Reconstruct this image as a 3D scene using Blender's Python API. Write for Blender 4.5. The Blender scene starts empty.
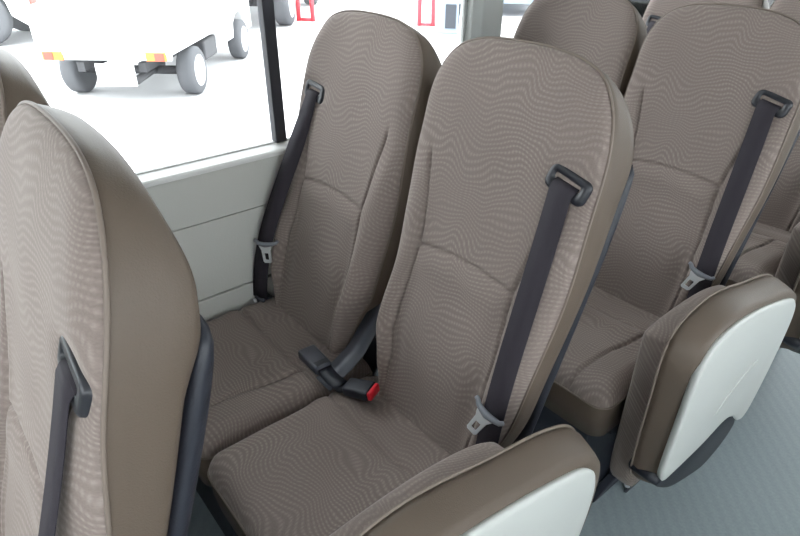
import bpy, math, random
import numpy as np
from mathutils import Vector, Matrix
random.seed(4)
C = bpy.context.scene.collection
SC = bpy.context.scene

# ---------------------------------------------------------------- camera
TH = math.radians(16.767)          # seat back recline
W = .4500                          # spacing of the two seats of a pair
P = .7828                          # row pitch
cam_d = bpy.data.cameras.new('camera')
cam = bpy.data.objects.new('camera', cam_d); C.objects.link(cam)
yaw, pit, rol = math.radians(39.657), math.radians(30.662), math.radians(.247)
rt = Vector((math.sin(yaw), math.cos(yaw), 0)); fw = Vector((-math.cos(yaw), math.sin(yaw), 0))
dv = fw*math.cos(pit) + Vector((0, 0, -math.sin(pit))); uv_ = fw*math.sin(pit) + Vector((0, 0, math.cos(pit)))
r_ = rt*math.cos(rol) + uv_*math.sin(rol); u_ = -rt*math.sin(rol) + uv_*math.cos(rol)
M = Matrix((r_, u_, -dv)).transposed().to_4x4(); M.translation = Vector((.6994, -.6353, 1.4139))
cam.matrix_world = M
cam_d.sensor_width = 36; cam_d.lens = 36*596.8/800; cam_d.clip_start = .02
SC.camera = cam

# ---------------------------------------------------------------- light
wd = bpy.data.worlds.new('overcast_sky'); SC.world = wd; wd.use_nodes = True
bg = wd.node_tree.nodes['Background']; bg.inputs[0].default_value = (.93, .97, 1, 1); bg.inputs[1].default_value = 1.0
SC.view_settings.view_transform = 'Standard'; SC.view_settings.look = 'None'
SC.view_settings.exposure = 2.75; SC.view_settings.gamma = 1; SC.view_settings.use_curve_mapping = False
sun_d = bpy.data.lights.new('sun', 'SUN'); sun_d.energy = .6; sun_d.angle = .35; sun_d.color = (1, .97, .93)
sun = bpy.data.objects.new('sun', sun_d); C.objects.link(sun); sun.rotation_euler = (math.radians(32), math.radians(8), 0)

# ---------------------------------------------------------------- materials
def srgb(r, g, b):
    f = lambda c: (c/255/12.92) if c/255 <= .04045 else ((c/255+.055)/1.055)**2.4
    return (f(r), f(g), f(b), 1)
def mat(name, col, rough=.6, metal=0, spec=.5, emit=None, bump=None, var=None):
    m = bpy.data.materials.new(name); m.use_nodes = True; nt = m.node_tree
    b = nt.nodes['Principled BSDF']
    b.inputs['Base Color'].default_value = col; b.inputs['Roughness'].default_value = rough
    b.inputs['Metallic'].default_value = metal; b.inputs['Specular IOR Level'].default_value = spec
    if emit: b.inputs['Emission Color'].default_value = col; b.inputs['Emission Strength'].default_value = emit
    if bump or var:
        tc = nt.nodes.new('ShaderNodeTexCoord'); nz = nt.nodes.new('ShaderNodeTexNoise')
        nt.links.new(tc.outputs['Object'], nz.inputs['Vector'])
        if bump:
            nz.inputs['Scale'].default_value = bump[0]; nz.inputs['Detail'].default_value = 3
            bp = nt.nodes.new('ShaderNodeBump'); bp.inputs['Strength'].default_value = bump[1]; bp.inputs['Distance'].default_value = .002
            nt.links.new(nz.outputs['Fac'], bp.inputs['Height']); nt.links.new(bp.outputs['Normal'], b.inputs['Normal'])
        if var:
            n2 = nt.nodes.new('ShaderNodeTexNoise'); n2.inputs['Scale'].default_value = var[0]; n2.inputs['Detail'].default_value = 4
            nt.links.new(tc.outputs['Object'], n2.inputs['Vector'])
            mx = nt.nodes.new('ShaderNodeMixRGB'); mx.inputs[1].default_value = col
            mx.inputs[2].default_value = tuple(c*var[1] for c in col[:3])+(1,)
            nt.links.new(n2.outputs['Fac'], mx.inputs[0]); nt.links.new(mx.outputs[0], b.inputs['Base Color'])
    return m

def fabric_mat():
    m = bpy.data.materials.new('patterned_fabric'); m.use_nodes = True; nt = m.node_tree; N = nt.nodes; L = nt.links
    b = N['Principled BSDF']; b.inputs['Roughness'].default_value = .85; b.inputs['Specular IOR Level'].default_value = .25
    b.inputs['Sheen Weight'].default_value = .25; b.inputs['Sheen Roughness'].default_value = .45
    b.inputs['Sheen Tint'].default_value = (.95, .88, .84, 1)
    uv = N.new('ShaderNodeUVMap'); uv.uv_map = 'UVMap'
    sp = N.new('ShaderNodeSeparateXYZ'); L.new(uv.outputs[0], sp.inputs[0])
    def mth(op, a, bb=None, c=None):
        n = N.new('ShaderNodeMath'); n.operation = op
        for i, v in enumerate((a, bb, c)):
            if v is None: continue
            if isinstance(v, (int, float)): n.inputs[i].default_value = v
            else: L.new(v, n.inputs[i])
        return n.outputs[0]
    nz = N.new('ShaderNodeTexNoise'); nz.inputs['Scale'].default_value = 7; nz.inputs['Detail'].default_value = 0
    L.new(uv.outputs[0], nz.inputs['Vector'])
    nz2 = N.new('ShaderNodeTexNoise'); nz2.inputs['Scale'].default_value = 16; nz2.inputs['Detail'].default_value = 0
    L.new(uv.outputs[0], nz2.inputs['Vector'])
    u, v = sp.outputs[0], sp.outputs[1]
    ph = mth('MULTIPLY_ADD', nz.outputs['Fac'], 9, mth('MULTIPLY', v, 14))
    wv = mth('SINE', mth('MULTIPLY_ADD', u, 42, mth('MULTIPLY_ADD', nz2.outputs['Fac'], 4, ph)))
    v2 = mth('ADD', v, mth('MULTIPLY', wv, .009))
    v2 = mth('ADD', v2, mth('MULTIPLY', nz.outputs['Fac'], .10))
    line = mth('SINE', mth('MULTIPLY', v2, 2*math.pi/.0098))
    line = mth('MULTIPLY_ADD', line, .5, .5); line = mth('POWER', line, 1.6)
    u2 = mth('ADD', u, mth('MULTIPLY', nz2.outputs['Fac'], .03))
    dash = mth('MULTIPLY_ADD', mth('SINE', mth('MULTIPLY', u2, 2*math.pi/.0075)), .32, .62)
    fac = mth('MULTIPLY', line, dash)
    area = N.new('ShaderNodeTexNoise'); area.inputs['Scale'].default_value = 4.5; area.inputs['Detail'].default_value = 1
    L.new(uv.outputs[0], area.inputs['Vector'])
    fac = mth('MULTIPLY', fac, mth('MULTIPLY_ADD', area.outputs['Fac'], 1.5, .0))
    fine = N.new('ShaderNodeTexNoise'); fine.inputs['Scale'].default_value = 420; fine.inputs['Detail'].default_value = 2
    L.new(uv.outputs[0], fine.inputs['Vector'])
    mx = N.new('ShaderNodeMixRGB'); mx.inputs[1].default_value = FAB_A; mx.inputs[2].default_value = FAB_B
    L.new(fac, mx.inputs[0])
    m2 = N.new('ShaderNodeMixRGB'); m2.blend_type = 'MULTIPLY'; m2.inputs[0].default_value = .35
    L.new(mx.outputs[0], m2.inputs[1]); L.new(mth('MULTIPLY_ADD', fine.outputs['Fac'], 1.2, .4), m2.inputs[2])
    L.new(m2.outputs[0], b.inputs['Base Color'])
    bp = N.new('ShaderNodeBump'); bp.inputs['Strength'].default_value = .3; bp.inputs['Distance'].default_value = .0008
    L.new(mth('ADD', fine.outputs['Fac'], fac), bp.inputs['Height']); L.new(bp.outputs['Normal'], b.inputs['Normal'])
    return m
FAB_A = (.215, .172, .155, 1); FAB_B = (.325, .272, .248, 1)
FAB = fabric_mat()
VIN = mat('tan_vinyl', (.116, .087, .067, 1), .5, bump=(500, .25), spec=.4)
PIPE = mat('piping', (.19, .15, .125, 1), .6)
BLK = mat('navy_black_plastic', (.018, .020, .030, 1), .45, bump=(300, .2))
GRY = mat('grey_plastic', (.075, .08, .10, 1), .35)
GLD = mat('guide_plastic', (.022, .023, .030, 1), .35)
BLT = mat('belt_webbing', (.036, .031, .040, 1), .7, bump=(900, .3), spec=.2)
MET = mat('chrome_steel', (.8, .81, .83, 1), .4, .45)
TNG = mat('tongue_grip', (.22, .23, .26, 1), .4)
RED = mat('red_button', (.8, .02, .04, 1), .35)
WHT = mat('white_plastic', (.56, .575, .56, 1), .4, var=(3, .95))
LEG = mat('dark_leg_metal', (.03, .034, .048, 1), .5)
WALL = mat('grey_wall_panel', (.60, .60, .57, 1), .55, bump=(250, .25))
SILL = mat('sill_plastic', (.80, .80, .79, 1), .45)
PILL = mat('pillar_trim', (.42, .43, .42, 1), .6)
RUB = mat('black_rubber', (.015, .015, .022, 1), .6)
CEIL = mat('ceiling_liner', (.62, .62, .6, 1), .8)

def floor_mat():
    m = mat('floor_vinyl', (.23, .28, .29, 1), .42); nt = m.node_tree; N = nt.nodes; L = nt.links
    tc = N.new('ShaderNodeTexCoord'); wv = N.new('ShaderNodeTexWave'); wv.bands_direction = 'DIAGONAL'
    wv.inputs['Scale'].default_value = 14; wv.inputs['Distortion'].default_value = 1.2; wv.inputs['Detail'].default_value = 1; wv.inputs['Detail Scale'].default_value = 3
    nz = N.new('ShaderNodeTexNoise'); nz.inputs['Scale'].default_value = 140; nz.inputs['Detail'].default_value = 3
    L.new(tc.outputs['Object'], wv.inputs['Vector']); L.new(tc.outputs['Object'], nz.inputs['Vector'])
    a = N.new('ShaderNodeMixRGB'); a.inputs[1].default_value = (.31, .365, .39, 1); a.inputs[2].default_value = (.335, .39, .415, 1)
    L.new(wv.outputs['Fac'], a.inputs[0])
    b = N.new('ShaderNodeMixRGB'); b.blend_type = 'MULTIPLY'; b.inputs[0].default_value = .3; L.new(a.outputs[0], b.inputs[1]); L.new(nz.outputs['Fac'], b.inputs[2])
    L.new(b.outputs[0], N['Principled BSDF'].inputs['Base Color'])
    return m
FLOOR = floor_mat()

# ---------------------------------------------------------------- mesh helpers
def obj(name, verts, faces, m, parent=None, smooth=True, uvs=None, bevel=0, seg=2, sub=0):
    me = bpy.data.meshes.new(name); me.from_pydata([tuple(map(float, v)) for v in verts], [], faces); me.update()
    if uvs is not None:
        ul = me.uv_layers.new(name='UVMap'); vi = [l.vertex_index for l in me.loops]
        ul.data.foreach_set('uv', np.array([uvs[i] for i in vi], dtype=float).ravel())
    me.materials.append(m)
    if smooth: me.polygons.foreach_set('use_smooth', [True]*len(me.polygons))
    o = bpy.data.objects.new(name, me); C.objects.link(o)
    if parent: o.parent = parent
    if bevel:
        b = o.modifiers.new('bevel', 'BEVEL'); b.width = bevel; b.segments = seg; b.limit_method = 'ANGLE'; b.angle_limit = .6
        b.harden_normals = True
    if sub:
        s = o.modifiers.new('sub', 'SUBSURF'); s.levels = sub; s.render_levels = sub
    return o
class MB:
    def __init__(s): s.v = []; s.f = []
    def add(s, v, f):
        n = len(s.v); s.v += [tuple(map(float, a)) for a in v]; s.f += [tuple(i+n for i in q) for q in f]; return s
    def box(s, x0, x1, y0, y1, z0, z1, T=None):
        v = [(x, y, z) for x in (x0, x1) for y in (y0, y1) for z in (z0, z1)]
        if T is not None: v = [T @ Vector(a) for a in v]
        return s.add(v, [(0, 1, 3, 2), (4, 6, 7, 5), (0, 4, 5, 1), (2, 3, 7, 6), (0, 2, 6, 4), (1, 5, 7, 3)])
    def tube(s, pts, r, n=10, close=False):
        pts = [Vector(p) for p in pts]; m = len(pts); rings = []
        for i, p in enumerate(pts):
            a = pts[(i-1) % m] if (close or i) else p; b = pts[(i+1) % m] if (close or i < m-1) else p
            t = (b-a).normalized(); up = Vector((0, 0, 1)) if abs(t.z) < .9 else Vector((0, 1, 0))
            e = t.cross(up).normalized(); g = e.cross(t); rr = r[i] if isinstance(r, (list, tuple)) else r
            rings.append([p + (e*math.cos(2*math.pi*k/n)+g*math.sin(2*math.pi*k/n))*rr for k in range(n)])
        v = [q for R in rings for q in R]; f = []
        for i in range(m if close else m-1):
            j = (i+1) % m
            for k in range(n): f.append((i*n+k, i*n+(k+1) % n, j*n+(k+1) % n, j*n+k))
        if not close: f.append(tuple(range(n))[::-1]); f.append(tuple((m-1)*n+k for k in range(n)))
        return s.add(v, f)
    def prism(s, poly, fn0, fn1):   # poly: 2D points, fn maps 2D->3D for both caps
        n = len(poly); v = [fn0(*q) for q in poly]+[fn1(*q) for q in poly]
        return s.add(v, [tuple(range(n))[::-1], tuple(range(n, 2*n))]+[(i, (i+1) % n, n+(i+1) % n, n+i) for i in range(n)])
    def build(s, name, m, parent=None, **k):
        return obj(name, s.v, s.f, m, parent, **k)
def loft(rings, cap0=True, cap1=True):
    n = len(rings[0]); v = [q for R in rings for q in R]; f = []
    for i in range(len(rings)-1):
        for k in range(n): f.append((i*n+k, i*n+(k+1) % n, (i+1)*n+(k+1) % n, (i+1)*n+k))
    if cap0: f.append(tuple(range(n))[::-1])
    if cap1: f.append(tuple((len(rings)-1)*n+k for k in range(n)))
    return v, f
def catmull(pts, n=8, closed=False):
    pts = [np.array(p, float) for p in pts]; m = len(pts); out = []
    for i in range(m if closed else m-1):
        g = (lambda j: pts[j % m]) if closed else (lambda j: pts[max(0, min(m-1, j))])
        p0, p1, p2, p3 = g(i-1), g(i), g(i+1), g(i+2)
        for k in range(n):
            t = k/n; out.append(.5*((2*p1)+(-p0+p2)*t+(2*p0-5*p1+4*p2-p3)*t*t+(-p0+3*p1-3*p2+p3)*t**3))
    if not closed: out.append(pts[-1])
    return out
def empty(name, loc=(0, 0, 0), rz=0):
    o = bpy.data.objects.new(name, None); C.objects.link(o); o.location = loc; o.rotation_euler = (0, 0, rz); o.empty_display_size = .05
    return o
def tag(o, label=None, cat=None, group=None, kind=None):
    if label: o['label'] = label
    if cat: o['category'] = cat
    if group: o['group'] = group
    if kind: o['kind'] = kind
    return o
def struct(o): o['kind'] = 'structure'; return o
def copy_tree(o, parent=None):
    c = o.copy(); C.objects.link(c)
    if parent: c.parent = parent
    for ch in list(o.children): copy_tree(ch, c)
    return c
def sm(a, b, x):
    t = np.clip((x-a)/(b-a), 0, 1); return t*t*(3-2*t)

# ---------------------------------------------------------------- setting: the bus
XW = -.678
b = MB()
b.box(-.76, 1.62, -2.6, 4.2, -.06, 0); struct(b.build('floor', FLOOR, smooth=False))
b = MB(); b.box(-.76, 1.62, -2.6, 4.2, 1.86, 1.93); struct(b.build('ceiling', CEIL, smooth=False))
def side_wall(name, x0, sgn):
    # sgn +1: interior is at +x of x0
    b = MB()
    def bx(d0, d1, y0, y1, z0, z1):
        xa, xb = x0-sgn*d0, x0-sgn*d1; b.box(min(xa, xb), max(xa, xb), y0, y1, z0, z1)
    bx(.0, .02, -2.6, 4.2, 0, .508); bx(.004, .02, -2.6, 4.2, .512, .729); bx(.0, .02, -2.6, 4.2, .733, .868)
    bx(.012, .075, -2.6, 4.2, 0, .862)
    bx(.0, .06, -2.6, 4.2, 1.52, 1.86)
    return struct(b.build(name, WALL, smooth=False, bevel=.0015))
side_wall('wall_right', XW, 1)
side_wall('wall_left', 1.54, -1)
spans = [(-2.5, -1.32), (-1.18, .808), (.955, 2.35), (2.49, 4.1)]
glass = bpy.data.materials.new('window_glass'); glass.use_nodes = True; nt = glass.node_tree
for n in list(nt.nodes): nt.nodes.remove(n)
o_ = nt.nodes.new('ShaderNodeOutputMaterial'); mxs = nt.nodes.new('ShaderNodeMixShader'); tr = nt.nodes.new('ShaderNodeBsdfTransparent'); gl = nt.nodes.new('ShaderNodeBsdfGlossy')
fr = nt.nodes.new('ShaderNodeFresnel'); fr.inputs[0].default_value = 1.25; gl.inputs['Roughness'].default_value = .02
tr.inputs[0].default_value = (.95, .965, .96, 1)
nt.links.new(fr.outputs[0], mxs.inputs[0]); nt.links.new(tr.outputs[0], mxs.inputs[1]); nt.links.new(gl.outputs[0], mxs.inputs[2]); nt.links.new(mxs.outputs[0], o_.inputs[0])
k_ = 0
for x0, sgn, ti in ((XW, 1, 1), (1.54, -1, 2)):
    b = MB()
    xa, xb = sorted((x0+sgn*.004, x0-sgn*.05))
    # window sill ledge: rounded lip
    prof = [(.006, .862), (.006, .872), (.001, .876), (-.05, .879), (-.05, .862)]
    b.prism(prof, lambda a, z: (x0+sgn*a, -2.6, z), lambda a, z: (x0+sgn*a, 4.2, z))
    struct(b.build('trim_%d' % ti, SILL, smooth=False, bevel=.002))
    b = MB()
    for y0, y1 in ((-2.6, -2.5), (-1.32, -1.18), (.808, .955), (2.35, 2.49), (4.1, 4.2)):
        prof = [(-.055, y0), (-.02, y0+.003), (0.0, y0+.03), (.0, y1-.03), (-.02, y1-.003), (-.055, y1)]
        b.prism(prof, lambda a, y: (x0+sgn*a, y, .876), lambda a, y: (x0+sgn*a, y, 1.52))
    struct(b.build('trim_%d' % (ti+2), PILL, smooth=False, bevel=.004))
    for y0, y1 in spans:
        k_ += 1
        gx = x0-sgn*.052
        w_ = MB(); w_.box(gx-.002, gx+.002, y0, y1, .876, 1.52)
        wo = struct(w_.build('window_%d' % k_, glass, smooth=False))
        f = MB()
        f.box(gx-.007, gx+.007, y0, y1, .876, .8815); f.box(gx-.007, gx+.007, y0, y1, 1.505, 1.52)
        f.box(gx-.007, gx+.007, y0, y0+.008, .884, 1.505); f.box(gx-.007, gx+.007, y1-.008, y1, .884, 1.505)
        f.build('window_gasket', PILL, wo, smooth=False)
        if y1-y0 > 1.3:
            mid = .118 if y0 < 0 else y1-.25
            f = MB(); f.box(gx-.012, gx+.016, mid-.016, mid+.016, .880, 1.51)
            f.build('sash_bar', RUB, wo, smooth=False, bevel=.002)
# end walls with a windscreen and a rear window
for nm, y0, y1 in (('wall_front', -2.66, -2.6), ('wall_back', 4.2, 4.26)):
    b = MB(); b.box(-.76, 1.62, y0, y1, 0, .8); b.box(-.76, 1.62, y0, y1, 1.7, 1.86)
    b.box(-.76, -.62, y0, y1, .8, 1.7); b.box(1.48, 1.62, y0, y1, .8, 1.7)
    struct(b.build(nm, WALL, smooth=False))
    k_ += 1
    b = MB(); b.box(-.62, 1.48, (y0+y1)/2-.002, (y0+y1)/2+.002, .8, 1.7); struct(b.build('window_%d' % k_, glass, smooth=False))

# ---------------------------------------------------------------- passenger seat prototype (outboard side = +x)
HWP = [(.170, -.06), (.172, 0), (.178, .05), (.198, .13), (.208, .25), (.217, .36), (.222, .45), (.2225, .55), (.220, .63), (.211, .69), (.190, .742), (.158, .779), (.112, .798), (.056, .8055), (0, .807)]
cur = np.array(catmull(HWP, 14)); cur[:, 0] = np.clip(cur[:, 0], 0, None)
S_, H_ = cur[:, 1], cur[:, 0]
outl = np.concatenate([cur, np.stack([-cur[::-1, 0], cur[::-1, 1]], 1)])
def Nr(s): return .0205 - .020*sm(.35, .6, s)
def Tn(s): return .079 + .013*sm(.58, .67, s) - .006*sm(.64, .72, s) - .038*sm(.70, .815, s)
def make_back(parent, sgn=1):
    rows = np.concatenate([np.arange(-.06, .70, .005), [q for q in S_ if q > .70]])
    nx = 88; hw = np.interp(rows, S_, H_)
    xi = np.sin(np.linspace(-1, 1, nx+1)*math.pi/2*.86)/math.sin(math.pi/2*.86)
    X = hw[:, None]*xi[None, :]; S = np.repeat(rows[:, None], nx+1, 1)
    # distance to side/top outline
    seg_ = np.concatenate([np.linspace(a, b_, 6)[:-1] for a, b_ in zip(cur[:-1], cur[1:])]+[cur[-1:]])
    D = np.full(X.shape, 9.)
    for q in seg_: D = np.minimum(D, np.hypot(np.abs(X)-q[0], S-q[1]))
    D[:, 0] = 0; D[:, -1] = 0; D[-1, :] = 0
    D = np.maximum(D-.0012, 0)
    t = np.clip(1-D/.042, 0, 1); rollk = 1-np.sqrt(np.clip(1-t**2.2, 0, 1))
    ax = np.abs(X)
    sx = np.interp(S, [0, .1, .25, .385, .48, .56, .62], [.140, .146, .142, .132, .146, .163, .172])
    bol = np.exp(-((ax-sx-.030)/.030)**2)*(-.028*(1-sm(.15, .42, S))*sm(-.06, .12, S) - .010*(1-sm(.42, .58, S)))
    cen = -.010*np.exp(-((S-.20)/.12)**2)*(1-sm(.08, .15, ax)) - .008*np.exp(-((S-.68)/.1)**2)
    sw = .0032
    fade = (1-sm(.55, .60, S))
    g1 = .0095*np.exp(-(np.abs(ax-sx)/sw)**1.6)*fade
    arch = .385 + .010*np.cos(X/.13*math.pi/2)
    g2 = .0095*np.exp(-(np.abs(S-arch)/sw)**1.6)*(1-sm(.125, .14, ax))
    puff = -.006*np.exp(-((S-arch+.035)/.03)**2)*(1-sm(.10, .14, ax))
    rng = np.random.RandomState(3)
    wr = .0012*np.sin(X*31+S*17+1)*np.sin(S*23-X*9)
    n = -.010 + bol + cen + g1 + g2 + puff + wr - .002*sm(.35, .6, S)
    gx = .168 if sgn > 0 else -.152
    n = n + .007*np.exp(-(((X-gx)/.055)**2+((S-.604)/.036)**2)**2)
    n = n*(1-rollk) + (Nr(S)-.001)*rollk
    def inb(x, s, kk): return x*(1-(.072*(1-kk)*(1-sm(.60, .76, s)) + .11*(1-sm(.11, .19, s)))*(x*sgn < 0))
    X = inb(X, S, 0)
    v = np.stack([X, n, S], -1).reshape(-1, 3); m = nx+1; R = len(rows)
    f = [(i*m+j, i*m+j+1, (i+1)*m+j+1, (i+1)*m+j) for i in range(R-1) for j in range(nx)]
    o = obj('backrest', v, f, FAB, parent, uvs=[(a[0]*1.0, a[2]) for a in v])
    # vinyl band around sides and top + rear face
    rim = [q for q in outl[::2] if q[1] >= -.06]; nr = len(rim)
    ks = [(0, -.001, -.002), (.0, .003, .0015), (.25, None, .003), (.6, None, .004), (.85, None, .003), (.96, None, -.002), (1, None, -.014)]
    V = []
    cx = np.array([0, .45])
    for (kk, n0, off) in ks:
        for x, s in rim:
            T = Tn(s); nn = Nr(s)+n0 if n0 is not None else Nr(s)+.003+(T-Nr(s)-.003)*kk
            dvec = np.array([x, max(0, s-.55)*1.3]); L = np.hypot(*dvec)+1e-6; dvec = dvec/L
            shrink = off - .010*kk*sm(.6, .8, s)
            V.append((inb(x+dvec[0]*shrink, s, min(1, kk*1.6)), nn, s+dvec[1]*shrink))
    F = []
    for k in range(len(ks)-1):
        for i in range(nr-1): F.append((k*nr+i, k*nr+i+1, (k+1)*nr+i+1, (k+1)*nr+i))
    F.append(tuple((len(ks)-1)*nr+i for i in range(nr)))
    cov = obj('back_cover', V, F, VIN, parent)
    # piping
    pp = [(inb(x*1.004, s, 0), Nr(s), s+.001*(s > .7)) for x, s in rim]
    b = MB(); b.tube(pp, .0027, 6); b.build('piping', PIPE, parent)
    # black rear shell; lower rows widened to put dark shade in the seat gap
    rings = []
    for s, hwk, n0, n1 in ((-.10, .196, .060, .10), (.0, .206, .068, .102), (.17, .212, .071, .106), (.24, .214, .071, .108), (.38, .219, .073, .110), (.5, .2235, .074, .112), (.60, .2235, .074, .112), (.645, .221, .080, .109), (.668, .216, .087, .098)):
        r = .012 if n1-n0 > .02 else .003
        ring = []
        for (cx_, sg_) in ((1, 1), (-1, -1)):
            pass
        ring = [(-hwk, n0, s), (hwk, n0, s), (hwk+.002, n0+.4*(n1-n0), s), (hwk-.002, n0+.75*(n1-n0), s), (hwk-.012, n1-.002, s), (hwk-.03, n1+.002, s), (-hwk+.03, n1+.002, s), (-hwk+.012, n1-.002, s), (-hwk+.002, n0+.75*(n1-n0), s), (-hwk-.002, n0+.4*(n1-n0), s)]
        rings.append(ring)
    v, f = loft(rings)
    sh = obj('back_shell', v, f, BLK, parent, sub=1)
    return [o, cov]

def make_cushion(parent):
    # top fabric grid, wrapping down at the sides and front
    x1, y0, y1 = .2195, -.405, .05
    nx, ny = 84, 90
    xs = np.linspace(-1, 1, nx+1); ys = np.linspace(0, 1, ny+1)
    cor = .040
    V = []; UV = []
    def edge(x, y):
        # clamp into rounded rect (front corners)
        return x, y
    for j in ys:
        y = y1+(y0-y1)*j
        half = x1
        if y < y0+cor:
            q = (y0+cor-y)/cor; half = x1-cor*(1-math.sqrt(max(0, 1-q*q)))
        for i in xs:
            x = i*half
            dx = half-abs(x); dy = y-y0
            R = .038
            ddx, ddy = x1-abs(x), y-y0
            if ddx < cor and ddy < cor: ed = cor-math.hypot(cor-ddx, cor-ddy)
            else: ed = min(ddx, ddy)
            tt = min(1, max(0, 1-ed/cor)); drop = .040*(1-math.sqrt(max(0, 1-tt**2.2)))
            z = .012 - drop
            z += (1-tt)*.010*math.exp(-((y+.30)/.12)**2)              # thigh roll
            z -= .010*math.exp(-(x/.10)**2)*math.exp(-((y+.16)/.14)**2)
            # seams
            sy = -.100
            gl = .010*math.exp(-(abs(y-sy)/.004)**1.6)
            sxx = .118+.02*sm(-.30, -.1, y)
            g2 = .010*math.exp(-(abs(x-sxx)/.004)**1.6)*(1 if y < sy else 0)
            z -= (gl+g2)
            z += .006*math.exp(-((y-sy+.03)/.025)**2) + .004*math.exp(-((y-sy-.03)/.02)**2)
            z += .001*math.sin(x*40+y*21)*math.sin(y*33)
            z -= .02*sm(-.0, .05, y)
            V.append((x, y, z)); UV.append((x, y*1.0+3.3))
    m = nx+1
    F = [(j*m+i, (j+1)*m+i, (j+1)*m+i+1, j*m+i+1) for j in range(ny) for i in range(nx)]
    o = obj('seat_cushion', V, F, FAB, parent, uvs=UV); o.location = (0, 0, .45)
    # skirt
    def rr(x1, y0, y1, c, z, n=6):
        pts = []
        for cx, cy, a0 in ((x1-c, y0+c, -90), (x1-c*.3, y1-c*.3, 0), (-x1+c*.3, y1-c*.3, 90), (-x1+c, y0+c, 180)):
            cc = c if cy < -.2 else c*.3
            for k in range(n+1):
                a = math.radians(a0+90*k/n); pts.append((cx+cc*math.cos(a), cy+cc*math.sin(a), z))
        return pts
    R = [rr(.2185, -.4035, .05, .04, .424), rr(.2205, -.4055, .05, .04, .418), rr(.219, -.404, .05, .04, .37), rr(.214, -.398, .05, .04, .322), rr(.20, -.38, .04, .04, .314)]
    v, f = loft(R); obj('cushion_skirt', v, f, VIN, parent)
    b = MB(); b.tube([(p[0]*1.0, p[1], .4225) for p in R[1]], .0024, 6, close=True); b.build('piping', PIPE, parent)
    return o

def strap_mesh(pts, wdirs, w, th=.0016):
    v = []; f = []
    pts = [Vector(p) for p in pts]; n = len(pts)
    for i, p in enumerate(pts):
        t = (pts[min(i+1, n-1)]-pts[max(i-1, 0)]).normalized(); e = Vector(wdirs[i]).normalized(); nn = t.cross(e).normalized()
        for a, c in ((-1, -1), (1, -1), (1, 1), (-1, 1)): v.append(p+e*(a*w/2)+nn*(c*th/2))
    for i in range(n-1):
        for k in range(4): f.append((i*4+k, i*4+(k+1) % 4, i*4+4+(k+1) % 4, i*4+4+k))
    f += [(3, 2, 1, 0), tuple((n-1)*4+k for k in range(4))]
    return v, f
def BK(x, n, s):   # back coords -> seat coords
    return Vector((x, s*math.sin(TH)+n*math.cos(TH), .45+s*math.cos(TH)-n*math.sin(TH)))

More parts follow.
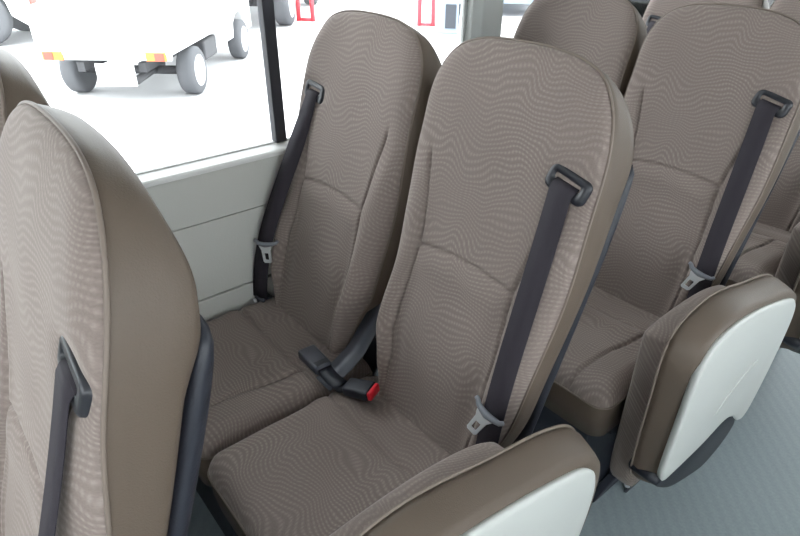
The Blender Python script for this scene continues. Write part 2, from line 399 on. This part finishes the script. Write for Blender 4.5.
def rrect(w, h, r, n=5):
    pts = []
    for cx, cy, a0 in ((w/2-r, h/2-r, 0), (-w/2+r, h/2-r, 90), (-w/2+r, -h/2+r, 180), (w/2-r, -h/2+r, 270)):
        for k in range(n+1):
            a = math.radians(a0+90*k/n); pts.append((cx+r*math.cos(a), cy+r*math.sin(a)))
    return pts
TW = math.radians(14)
def make_belt(root, sgn):
    gx, gs, gn = (.168 if sgn > 0 else -.152), .604, -.0110
    rot = math.radians(-13 if sgn > 0 else -5)
    ex = Vector((math.cos(rot), 0, math.sin(rot))); ez = Vector((-math.sin(rot), 0, math.cos(rot)))
    def G(a, c, n):  # guide plane -> seat
        q = ex*a+ez*c; return BK(gx+q.x, gn+n, gs+q.z)
    # guide: ring frame with slot
    out0 = rrect(.088, .046, .013); inn = rrect(.058, .013, .005)
    rings = []
    levels = [(out0, .020, 1.0), (out0, .003, 1.0), (out0, -.002, .96), (out0, -.0045, .86)]
    rings = [[G(a*k, c*k if k == 1 else c*k, n) for a, c in o] for o, n, k in levels]
    n_ = len(out0)
    rings.append([G(a, c+.003, -.0045) for a, c in inn]); rings.append([G(a, c+.003, .008) for a, c in inn])
    v, f = loft(rings, True, False); k = len(v)
    f.append(tuple(5*n_+i for i in range(n_)))
    gd = obj('belt_guide', v, f, GLD, root)
    # recess floor inside slot darker is simply the deep face; strap leaves the slot over the lower bar
    aim = Vector((.206*sgn, -.032, .466))        # anchor at the cushion's outboard rear corner
    p0 = G(0, .003, .004); p1 = G(0, -.006, -.006); p2 = G(0, -.016, -.008)
    d = (aim-p2)
    wv = (ex.x*Vector((1, 0, 0))+ex.z*Vector((0, math.sin(TH), math.cos(TH))))
    pts = [p0, p1, p2]; wd = [wv, wv, wv]
    side = d.cross(BK(0, -1, 0)-BK(0, 0, 0)).normalized()
    if side.dot(wv) < 0: side = -side
    if sgn < 0: side = (side+Vector((0, .5, 0))).normalized()
    for i in range(1, 15):
        t = i/14; q = p2+d*t
        q += (BK(0, -1, 0)-BK(0, 0, 0))*((.016 if sgn > 0 else .030)*math.sin(math.pi*t**1.6))
        e = wv.lerp(side, min(1, t*5)); pts.append(q); wd.append(e)
    v, f = strap_mesh(pts, wd, .047)
    obj('seat_belt', v, f, BLT, root)
    # tongue threaded on the strap
    t = .715 if sgn > 0 else .70
    q = p2+d*t+(BK(0, -1, 0)-BK(0, 0, 0))*((.016 if sgn > 0 else .030)*math.sin(math.pi*t**1.6)+.004)
    dn = d.normalized(); nrm = side.cross(dn).normalized()
    if nrm.dot(BK(0, -1, 0)-BK(0, 0, 0)) < 0: nrm = -nrm
    tilt = math.radians(0)
    ca, sa = math.cos(TW*sgn), math.sin(TW*sgn)
    Tm = Matrix((side*ca+dn*sa, dn*ca-side*sa, nrm)).transposed().to_4x4(); Tm.translation = q-side*(.010*sgn)
    b = MB()
    # curved grip bar with horned ends
    pts = [Tm @ Vector((a, .004*math.cos(a*60)-.004+(.0 if abs(a) < .03 else -.005), .005-abs(a)*.08)) for a in np.linspace(-.036, .036, 13)]
    b.tube(pts, [.0045+.003*(1-abs(i-6)/6) for i in range(13)], 8)
    tg = b.build('belt_tongue', TNG, root)
    # metal plate with rectangular hole
    outp = [(-.020, .004), (.020, .004), (.014, .016), (.0125, .048), (.009, .052), (-.009, .052), (-.0125, .048), (-.014, .016)]
    innp = [(-.006, .024), (.006, .024), (.0065, .028), (.006, .042), (.004, .043), (-.004, .043), (-.006, .042), (-.0065, .028)]
    RR = [[Tm @ Vector((a-.010*sgn*(c/.05), c, z+.001)) for a, c in o] for o, z in ((outp, .003), (outp, .006), (innp, .006), (innp, .003), (outp, .003))]
    v, f = loft(RR, False, False); obj('metal_plate', v, f, MET, tg, smooth=False)
    # anchor and stalk at the bottom
    b = MB(); b.tube([aim+Vector((-.022*sgn, .0, .002)), aim+Vector((0, -.004, -.004)), aim+Vector((.014*sgn, -.006, .0))], .0055, 8)
    b.box(aim.x-.014, aim.x+.014, aim.y-.005, aim.y+.03, aim.z-.05, aim.z)
    b.build('belt_anchor', BLK, root)
    b = MB(); b.tube([aim+Vector((.0, -.020, -.004)), aim+Vector((.002, -.013, -.002))], .007, 10); b.build('bolt', MET, root)

def make_legs(root):
    for sx in (-1, 1):
        b = MB(); x = .188*sx
        b.prism([(-.34, .335), (.06, .335), (.04, .27), (-.06, .20), (-.05, .03), (.05, .0), (-.30, .0), (-.20, .03), (-.19, .20), (-.30, .27)],
                lambda y, z: (x-.012, y, z), lambda y, z: (x+.012, y, z))
        b.build('leg', LEG, root, smooth=False, bevel=.003)
    R = [[(-hx, y0, z), (hx, y0, z), (hx, y1, z), (-hx, y1, z)] for z, hx, y0, y1 in ((.0, .170, -.355, .10), (.03, .168, -.355, .10), (.16, .168, -.355, .10), (.27, .172, -.36, .10), (.313, .174, -.365, .10))]
    v, f = loft(R); obj('pedestal', v, f, LEG, root, smooth=False, bevel=.006)  # seat base, its dark front brought forward to stand in for footwell shade
    b = MB()
    b.prism([(-.10, .42), (.13, .42), (.12, .30), (.06, .22), (-.06, .22), (-.12, .30)], lambda y, z: (.203, y, z-.005), lambda y, z: (.222, y, z-.005))
    b.build('recliner_cover', BLK, root, smooth=False, bevel=.008, seg=3)

def make_seat(sgn, name='passenger_seat'):
    root = empty(name)
    pts = make_back(root, sgn)
    for o in root.children:
        o.rotation_euler = (-TH, 0, 0); o.location = (0, 0, .45)
    make_cushion(root); make_belt(root, sgn); make_legs(root)
    if sgn < 0:
        for o in root.children:
            if o.name.startswith('recliner_cover'): o.scale = (-1, 1, 1)
    return root
A = make_seat(1); Wn = make_seat(-1)

ROWS = [
 (A, (.004, -P+.023, .010), 'brown patterned aisle seat in the foreground at left, seen from its plain tan side'),
 (Wn, (-W, -P+.030, .016), 'brown seat mostly cut off by the left edge of the photo, under the truck window'),
 (A, (0, 0, 0), 'brown patterned aisle seat in the middle, beside the red-tipped buckle'),
 (Wn, (-W, 0, 0), 'brown patterned window seat in the middle, beside the grey wall panel'),
 (A, (0, P, 0), 'brown patterned aisle seat behind the middle pair, belt at the right edge'),
 (Wn, (-W, P+.018, 0), 'brown seat back behind the middle pair, next to the wall pillar'),
 (A, (0, 2*P, .02), 'rearmost brown seat, only its cushion corner seen at the right edge'),
 (Wn, (-W+.004, 2*P+.02, .02), 'rearmost seat top with a belt guide peeking out at the top'),
]
used = set()
for src, loc, lab in ROWS:
    o = src if id(src) not in used else copy_tree(src)
    used.add(id(src)); o.location = loc
    tag(o, lab, 'seat', 'brown patterned bus seats in pairs')

# ---------------------------------------------------------------- folding aisle seats, folded up on their side
def shrink(poly, d):
    P_ = [np.array(q, float) for q in poly]; c = sum(P_)/len(P_); n = len(P_); out = []
    for i in range(n):
        t = P_[(i+1) % n]-P_[i-1]; nn = np.array([t[1], -t[0]]); nn /= np.hypot(*nn)+1e-9
        if nn @ (P_[i]-c) > 0: nn = -nn
        out.append(P_[i]+nn*d)
    return out
def slab(outline, levels, name, m, parent, uv=False, cap0=True):
    base = catmull(outline, 6, True)
    rings = [[(x, q[0], q[1]) for q in shrink(base, d)] for x, d in levels]
    v, f = loft(rings, cap0, True)
    return obj(name, v, f, m, parent, uvs=[(a[1]+5, a[2]+a[0]) for a in v] if uv else None)
def make_folding():
    root = empty('folding_seat')
    inner = [(-.30, .185), (-.345, .20), (-.362, .27), (-.362, .50), (-.362, .618), (-.338, .655), (-.17, .662), (-.04, .642), (.025, .60), (.04, .52), (.03, .40), (.02, .24), (-.05, .185)]
    slab(inner, [(.236, .020), (.238, .008), (.246, .001), (.262, 0), (.285, 0), (.298, .004), (.303, .014)], 'seat_pad', FAB, root, uv=True)
    outer = [(-.33, .27), (-.385, .285), (-.405, .35), (-.407, .55), (-.402, .665), (-.355, .715), (-.24, .730), (-.08, .695), (.05, .665), (.13, .625), (.165, .56), (.16, .44), (.12, .33), (.06, .265), (-.05, .27)]
    slab(outer, [(.304, .020), (.306, .008), (.312, .001), (.325, 0), (.345, .006), (.362, .012), (.374, .018), (.3745, .05)], 'backrest_pad', VIN, root)
    b = MB(); base = catmull(outer, 6, True); b.tube([(.309, q[0], q[1]) for q in base], .0028, 6, close=True); b.build('piping', PIPE, root)
    panel = [(-.36, .335), (-.405, .345), (-.413, .40), (-.405, .53), (-.398, .62), (-.380, .67), (-.335, .70), (-.24, .703), (-.10, .677), (.03, .64), (.085, .615), (.118, .575), (.125, .51), (.105, .40), (.07, .30), (.04, .262), (-.0, .27), (-.05, .315), (-.12, .345), (-.22, .335)]
    pb = catmull(panel, 5, True)
    pn = [[(x, q[0], q[1]) for q in shrink(pb, d)] for x, d in ((.368, .004), (.376, .001), (.381, .0), (.384, .004), (.3855, .012))]
    v, f = loft(pn, True, True); wp = obj('back_panel', v, f, WHT, root)
    # embossed crease on the panel
    b = MB(); b.tube([(.3858, y, z) for y, z in ((-.22, .43), (-.15, .475), (-.08, .50), (-.05, .503))], .0016, 6); b.build('embossed_ridge', WHT, wp)
    lower = [(-.37, .285), (-.405, .325), (-.36, .352), (-.22, .352), (-.12, .362), (-.05, .333), (.0, .288), (.02, .24), (-.03, .195), (-.12, .175), (-.20, .195), (-.30, .235)]
    slab(lower, [(.300, .006), (.306, 0), (.350, 0), (.372, .002), (.376, .012)], 'lower_cover', BLK, root)
    b = MB(); b.tube([(.229, -.25, .26), (.26, -.25, .24), (.30, -.25, .26)], .008, 8); b.build('hinge', LEG, root)
    b = MB(); b.tube([(.229, -.02, .3), (.26, -.02, .27), (.30, -.02, .29)], .008, 8); b.build('hinge', LEG, root)
    b = MB(); b.tube([(.285, -.33, .18), (.285, -.33, .20)], .008, 8); b.build('bolt', MET, root)
    b = MB(); b.prism([(-.15, 0), (.15, 0), (.06, .12), (.05, .3), (-.05, .3), (-.06, .12)], lambda y, z: (.229, y-.05, z), lambda y, z: (.240, y-.05, z))
    b.build('side_bracket', LEG, root, smooth=False, bevel=.004)
    return root
fs = make_folding()
for i, (loc, lab) in enumerate((((0, -.060, .026), 'folded-up aisle seat with white back panel, nearest one at the bottom of the photo'),
                                ((0, P, 0), 'folded-up aisle seat with white back panel and black lower cover, standing over the bare floor'),
                                ((0, 2*P, 0), 'dark edge of a folded-up seat at the right edge of the photo'))):
    o = fs if i == 0 else copy_tree(fs); o.location = loc
    tag(o, lab, 'folding seat', 'folding aisle seats')

# ---------------------------------------------------------------- buckles between the seats
def buckle(name_loc, rz, tiltx, red, label, L=.088, st=.075):
    root = empty('seat_belt_buckle', name_loc, rz)
    prof = rrect(.046, .024, .006)
    rings = []
    for x, k in ((0, .86), (.006, .97), (.03, 1.0), (L-.004, 1.04), (L, .98)):
        rings.append([(x, a*k, c*k) for a, c in prof])
    v, f = loft(rings); body = obj('buckle_body', v, f, GRY if not red else BLK, root)
    body.rotation_euler = (0, tiltx, 0)
    pr_ = rrect(.042, .020, .003) if red else rrect(.036, .0155, .003)
    v, f = loft([[(x, a*k, c*k) for a, c in pr_] for x, k in ((L-.004, 1), (L+(.007 if red else .002), 1), (L+(.009 if red else .003), .9))])
    bt = obj('release_button', v, f, RED if red else GLD, body)
    if red: bt['label'] = 'red release button'
    if not red:
        b = MB(); b.box(.004, .022, -.017, .017, .0118, .0135); b.build('top_clip', GLD, body, smooth=False, bevel=.001)
    # stalk
    b = MB(); n = 7
    pts = [(-st+st*i/(n-1), 0, (-.010*math.sin(math.pi*i/(n-1)))*(.5)) for i in range(n)]
    v, f = strap_mesh(pts, [(0, 1, 0)]*n, .034, .008); st = obj('stalk', v, f, BLK, root); st.rotation_euler = (0, tiltx, 0)
    tag(root, label, 'buckle', 'belt buckles between the middle seats')
    return root
buckle((-.262, -.071, .481), math.radians(180-3), math.radians(2), False, 'dark grey belt buckle lying on the window seat cushion')
buckle((-.176, -.066, .484), math.radians(24), math.radians(-9), True, 'black belt buckle with a red release button at the foot of the aisle seat back', L=.066, st=.025)
# webbing coming out of the gap between the two backs
pts = catmull([BK(-.246, .050, .185), BK(-.247, .032, .145), BK(-.246, .010, .095), BK(-.243, -.012, .055), Vector((-.238, -.055, .479)), Vector((-.228, -.098, .471))], 4)
v, f = strap_mesh(pts, [(1, 0, 0)]*len(pts), .058, .003)
tag(obj('buckle_strap', v, f, GRY), 'smooth dark strap rising into the gap between the two middle seat backs', 'strap')

# ---------------------------------------------------------------- outside
ZG = -.45
def road_mat():
    m = mat('bright_pavement', (.62, .62, .63, 1), .9, var=(.6, .93)); return m
b = MB(); b.box(-60, 40, -40, 60, ZG-.1, ZG); struct(b.build('ground', road_mat(), smooth=False))
CAMP = M.translation
def ray(px, py, z=ZG):
    d = dv + r_*((px-400)/596.8) - u_*((py-268)/596.8); t = (z-CAMP.z)/d.z; return CAMP+d*t
TIRE = mat('tyre_rubber', (.085, .087, .095, 1), .8); RIM = mat('wheel_rim', (.5, .5, .52, 1), .4, .3)
WPNT = mat('white_paint', (.8, .8, .8, 1), .35); DPNT = mat('dark_grey_paint', (.06, .07, .09, 1), .3); BPNT = mat('blue_grey_paint', (.22, .27, .34, 1), .35)
ORG = mat('amber_lens', (.75, .20, .04, 1), .3); RLN = mat('red_lens', (.62, .07, .05, 1), .3); UND = mat('underbody', (.06, .06, .065, 1), .7); DGL = mat('dark_glass', (.03, .035, .045, 1), .1)
def wheel(parent, x, y, r, w, side, name='wheel'):
    # axle along y, side = +1 outer face towards +y
    b = MB(); prof = [(-w/2, r*.62), (-w/2, r*.9), (-w*.38, r*.985), (-w*.2, r), (w*.2, r), (w*.38, r*.985), (w/2, r*.9), (w/2, r*.62)]
    n = 28; rings = [[(x+rr*math.cos(2*math.pi*k/n), y+a, r+rr*math.sin(2*math.pi*k/n)) for k in range(n)] for a, rr in prof]
    v, f = loft(rings, True, True); t = obj(name, v, f, TIRE, parent)
    s = side
    rings = [[(x+rr*math.cos(2*math.pi*k/n), y+s*a, r+rr*math.sin(2*math.pi*k/n)) for k in range(n)] for a, rr in ((w/2+.001, r*.66), (w/2+.008, r*.64), (w/2-.0, r*.56), (w/2+.002, r*.50), (w/2+.02, r*.22), (w/2+.03, r*.1))]
    v, f = loft(rings, False, True); obj('rim', v, f, RIM, t)
def kei_truck(loc, rz, label, T=.68, sc=1):
    # local: x forward, y left, origin on the ground under the rear axle centre; track T
    root = empty('pickup_truck', loc, rz); r = .27; WB = 2.05; root.scale = (sc, sc, sc)
    for x in (0, WB):
        for s in (-1, 1): wheel(root, x, s*T, r, .19, s)
    b = MB(); b.box(-.62, 1.35, -.72, .72, .62, .68); b.build('cargo_bed', WPNT, root, smooth=False, bevel=.01)
    for s in (-1, 1):
        b = MB(); b.box(-.62, 1.35, s*.72-.015, s*.72+.015, .56, .98)
        for k in range(4): b.box(-.55+k*.47, -.51+k*.47, s*.74-.012, s*.74+.012, .58, .96)
        b.build('side_gate', WPNT, root, smooth=False, bevel=.006)
    b = MB(); b.box(-.655, -.62, -.72, .72, .56, .98); b.box(-.668, -.655, -.66, .66, .62, .66); b.box(-.668, -.655, -.66, .66, .88, .92)
    b.build('tailgate', WPNT, root, smooth=False, bevel=.006)
    b = MB(); b.box(-.64, -.60, -.72, .72, .50, .60); b.build('rear_bumper', WPNT, root, smooth=False, bevel=.01)
    for s in (-1, 1):
        b = MB(); b.box(-.665, -.64, s*.56-.11, s*.56+.11, .50, .59); tl = b.build('tail_lamp', ORG, root, smooth=False, bevel=.006)
        b = MB(); b.box(-.672, -.664, s*.60-.05, s*.60+.05, .505, .585); b.build('red_lens', RLN, tl, smooth=False)
        b = MB(); b.box(-.55, 2.6, s*.34-.04, s*.34+.04, .36, .46); b.build('chassis_rail', UND, root, smooth=False)
    b = MB(); b.box(-.67, -.655, -.30, .12, .24, .47); b.build('number_plate', WPNT, root, smooth=False)
    b = MB(); b.tube([(-.58, -.25, .27), (.2, -.25, .30)], .045, 10); b.build('exhaust_pipe', UND, root)
    b = MB(); b.tube([(0, -.6, r), (0, .6, r)], .05, 8); b.build('axle', UND, root)
    b = MB(); b.build('axle', UND, root)
    b = MB(); b.tube([(WB, -.6, r), (WB, .6, r)], .04, 8); b.build('axle', UND, root)
    b = MB()
    b.build('axle', UND, root)
    b = MB(); b.box(.55, 1.05, .42, .68, .26, .5); b.build('battery_box', UND, root, smooth=False)
    b = MB(); b.box(.55, 1.05, -.68, -.42, .26, .5); b.build('fuel_tank', UND, root, smooth=False, bevel=.03)
    # cab
    prof = [(1.40, .34), (1.40, 1.62), (1.50, 1.72), (2.20, 1.72), (2.62, 1.05), (2.72, .95), (2.74, .34), (2.38, .34), (2.34, .52), (2.2, .62), (2.05, .645), (1.9, .62), (1.76, .52), (1.72, .34)]
    b = MB(); b.prism(prof, lambda x, z: (x, -.72, z), lambda x, z: (x, .72, z)); cb = b.build('cab', WPNT, root, smooth=False, bevel=.02)
    for s in (-1, 1):
        b = MB(); b.prism([(1.58, 1.08), (1.58, 1.58), (2.14, 1.58), (2.44, 1.08)], lambda x, z: (x, s*.722, z), lambda x, z: (x, s*.726, z)); b.build('side_window', DGL, cb, smooth=False)
    b = MB(); b.box(1.392, 1.399, -.58, .58, 1.1, 1.56); b.build('rear_window', DGL, cb, smooth=False)
    tag(root, label, 'truck')
    return root
def car(name, loc, rz, paint, label, L=4.3, Wd=1.7, H=1.45, r=.32, cat='car', van=False):
    root = empty(name, loc, rz); WB = L*.6
    for x in (0, WB):
        for s in (-1, 1): wheel(root, x, s*(Wd/2-.10), r, .2, s)
    re, fe = -L*.19, L*.81
    def arch(cx):
        return [(cx+(r+.06)*math.cos(a), r+(r+.06)*math.sin(a)) for a in np.linspace(0, math.pi, 9)]
    top = [(re, .55), (re+.05, H*.95), (re+.2, H), (fe-1.2, H), (fe-.35, H*.62), (fe, H*.52)] if van else [(re, .55), (re+.03, .9), (re+.45, H*.93), (re+.9, H), (fe-2.0, H), (fe-1.25, .95), (fe-.2, .82), (fe, .6)]
    prof = top+[(fe, .26)]+[q for q in arch(WB)]+[q for q in arch(0)]+[(re, .26)]
    prof = [(x, max(.24, z)) for x, z in prof]
    b = MB(); b.prism(prof, lambda x, z: (x, -Wd/2*(1-.12*max(0, (z-.9))), z), lambda x, z: (x, Wd/2*(1-.12*max(0, (z-.9))), z)); bd = b.build('car_body', paint, root, smooth=False, bevel=.02)
    for s in (-1, 1):
        b = MB(); y = s*Wd/2
        q = [(re+.55, .95), (re+.85, H-.1), (fe-2.05, H-.1), (fe-1.45, .95)]
        b.prism(q, lambda x, z: (x, y*(1-.12*(z-.9))+s*.002, z), lambda x, z: (x, y*(1-.12*(z-.9))+s*.006, z)); b.build('side_window', DGL, bd, smooth=False)
        b = MB(); b.box(re-.01, re+.03, s*(Wd/2-.2)-.12, s*(Wd/2-.2)+.12, .62, .82); b.build('tail_lamp', RLN, bd, smooth=False)
    tag(root, label, cat)
    return root
# small truck: rear wheels under (195,91) and (82,88), front wheel under (243,56)
Rr = ray(196, 93); Lr = ray(84, 88); Fr = ray(243, 56)
fwd = (Fr-Rr); ang = math.atan2(fwd.y, fwd.x)
perp = Vector((math.sin(ang), -math.cos(ang), 0))       # truck's right side
cen = Rr - perp*.68
kei_truck((cen.x, cen.y, ZG), ang, 'small white pickup truck parked outside the window, orange tail lamps')
c1 = ray(10, 38); car('parked_car', (c1.x, c1.y+.0, ZG), math.atan2(-rt.y, -rt.x)+.12, WPNT, 'white car with a dark wheel outside, in the top left corner of the photo', L=4.3, Wd=1.7, H=1.5, r=.46)
c2 = ray(286, 25); p2 = c2 - perp*.68*1.5
kei_truck((p2.x, p2.y, ZG), ang, 'larger pickup truck outside, only its dark tyre seen right of the black sash bar', sc=1.5)
c3 = ray(505, 12); car('parked_car', (c3.x, c3.y, ZG), math.atan2(c3.y-CAMP.y, c3.x-CAMP.x), BPNT, 'blue grey car far outside, beyond the wall pillar')
def barrier(px, py, label, s=1.0):
    p = ray(px, py); root = empty('barrier_stand', (p.x, p.y, ZG), .7); h = 1.0*s
    for sx in (-1, 1):
        b = MB(); b.tube([(sx*.15*s, 0, 0), (sx*.13*s, 0, h)], .045*s, 8); b.build('leg', RBAR, root)
    b = MB(); b.box(-.17*s, .17*s, -.03, .03, .52*h, .9*h); b.build('cross_board', RBAR, root, smooth=False)
    b = MB(); b.tube([(-.15*s, 0, .03), (.15*s, 0, .03)], .03*s, 8); b.build('foot_bar', RBAR, root)
    tag(root, label, 'barrier', 'red barrier stands on the pavement')
RBAR = mat('red_paint', (.75, .05, .07, 1), .4)
barrier(306, 21, 'red barrier stand outside, just left of the window seat top')
barrier(426, 26, 'red barrier stand outside, right of the window seat top', .92)
p = ray(448, 33); root = empty('utility_box', (p.x, p.y, ZG), .66)
b = MB(); b.box(-.19, .19, -.12, .12, 0, .78); b.build('cabinet', BPNT, root, smooth=False, bevel=.02)
b = MB(); b.box(-.04, .15, -.14, -.12, .1, .5); b.build('dark_panel', DGL, root, smooth=False)
b = MB(); b.box(.19, .20, -.09, .09, .12, .5); b.build('side_panel', DGL, root, smooth=False)
tag(root, 'small grey blue box standing on the pavement outside, near the wall pillar', 'box')
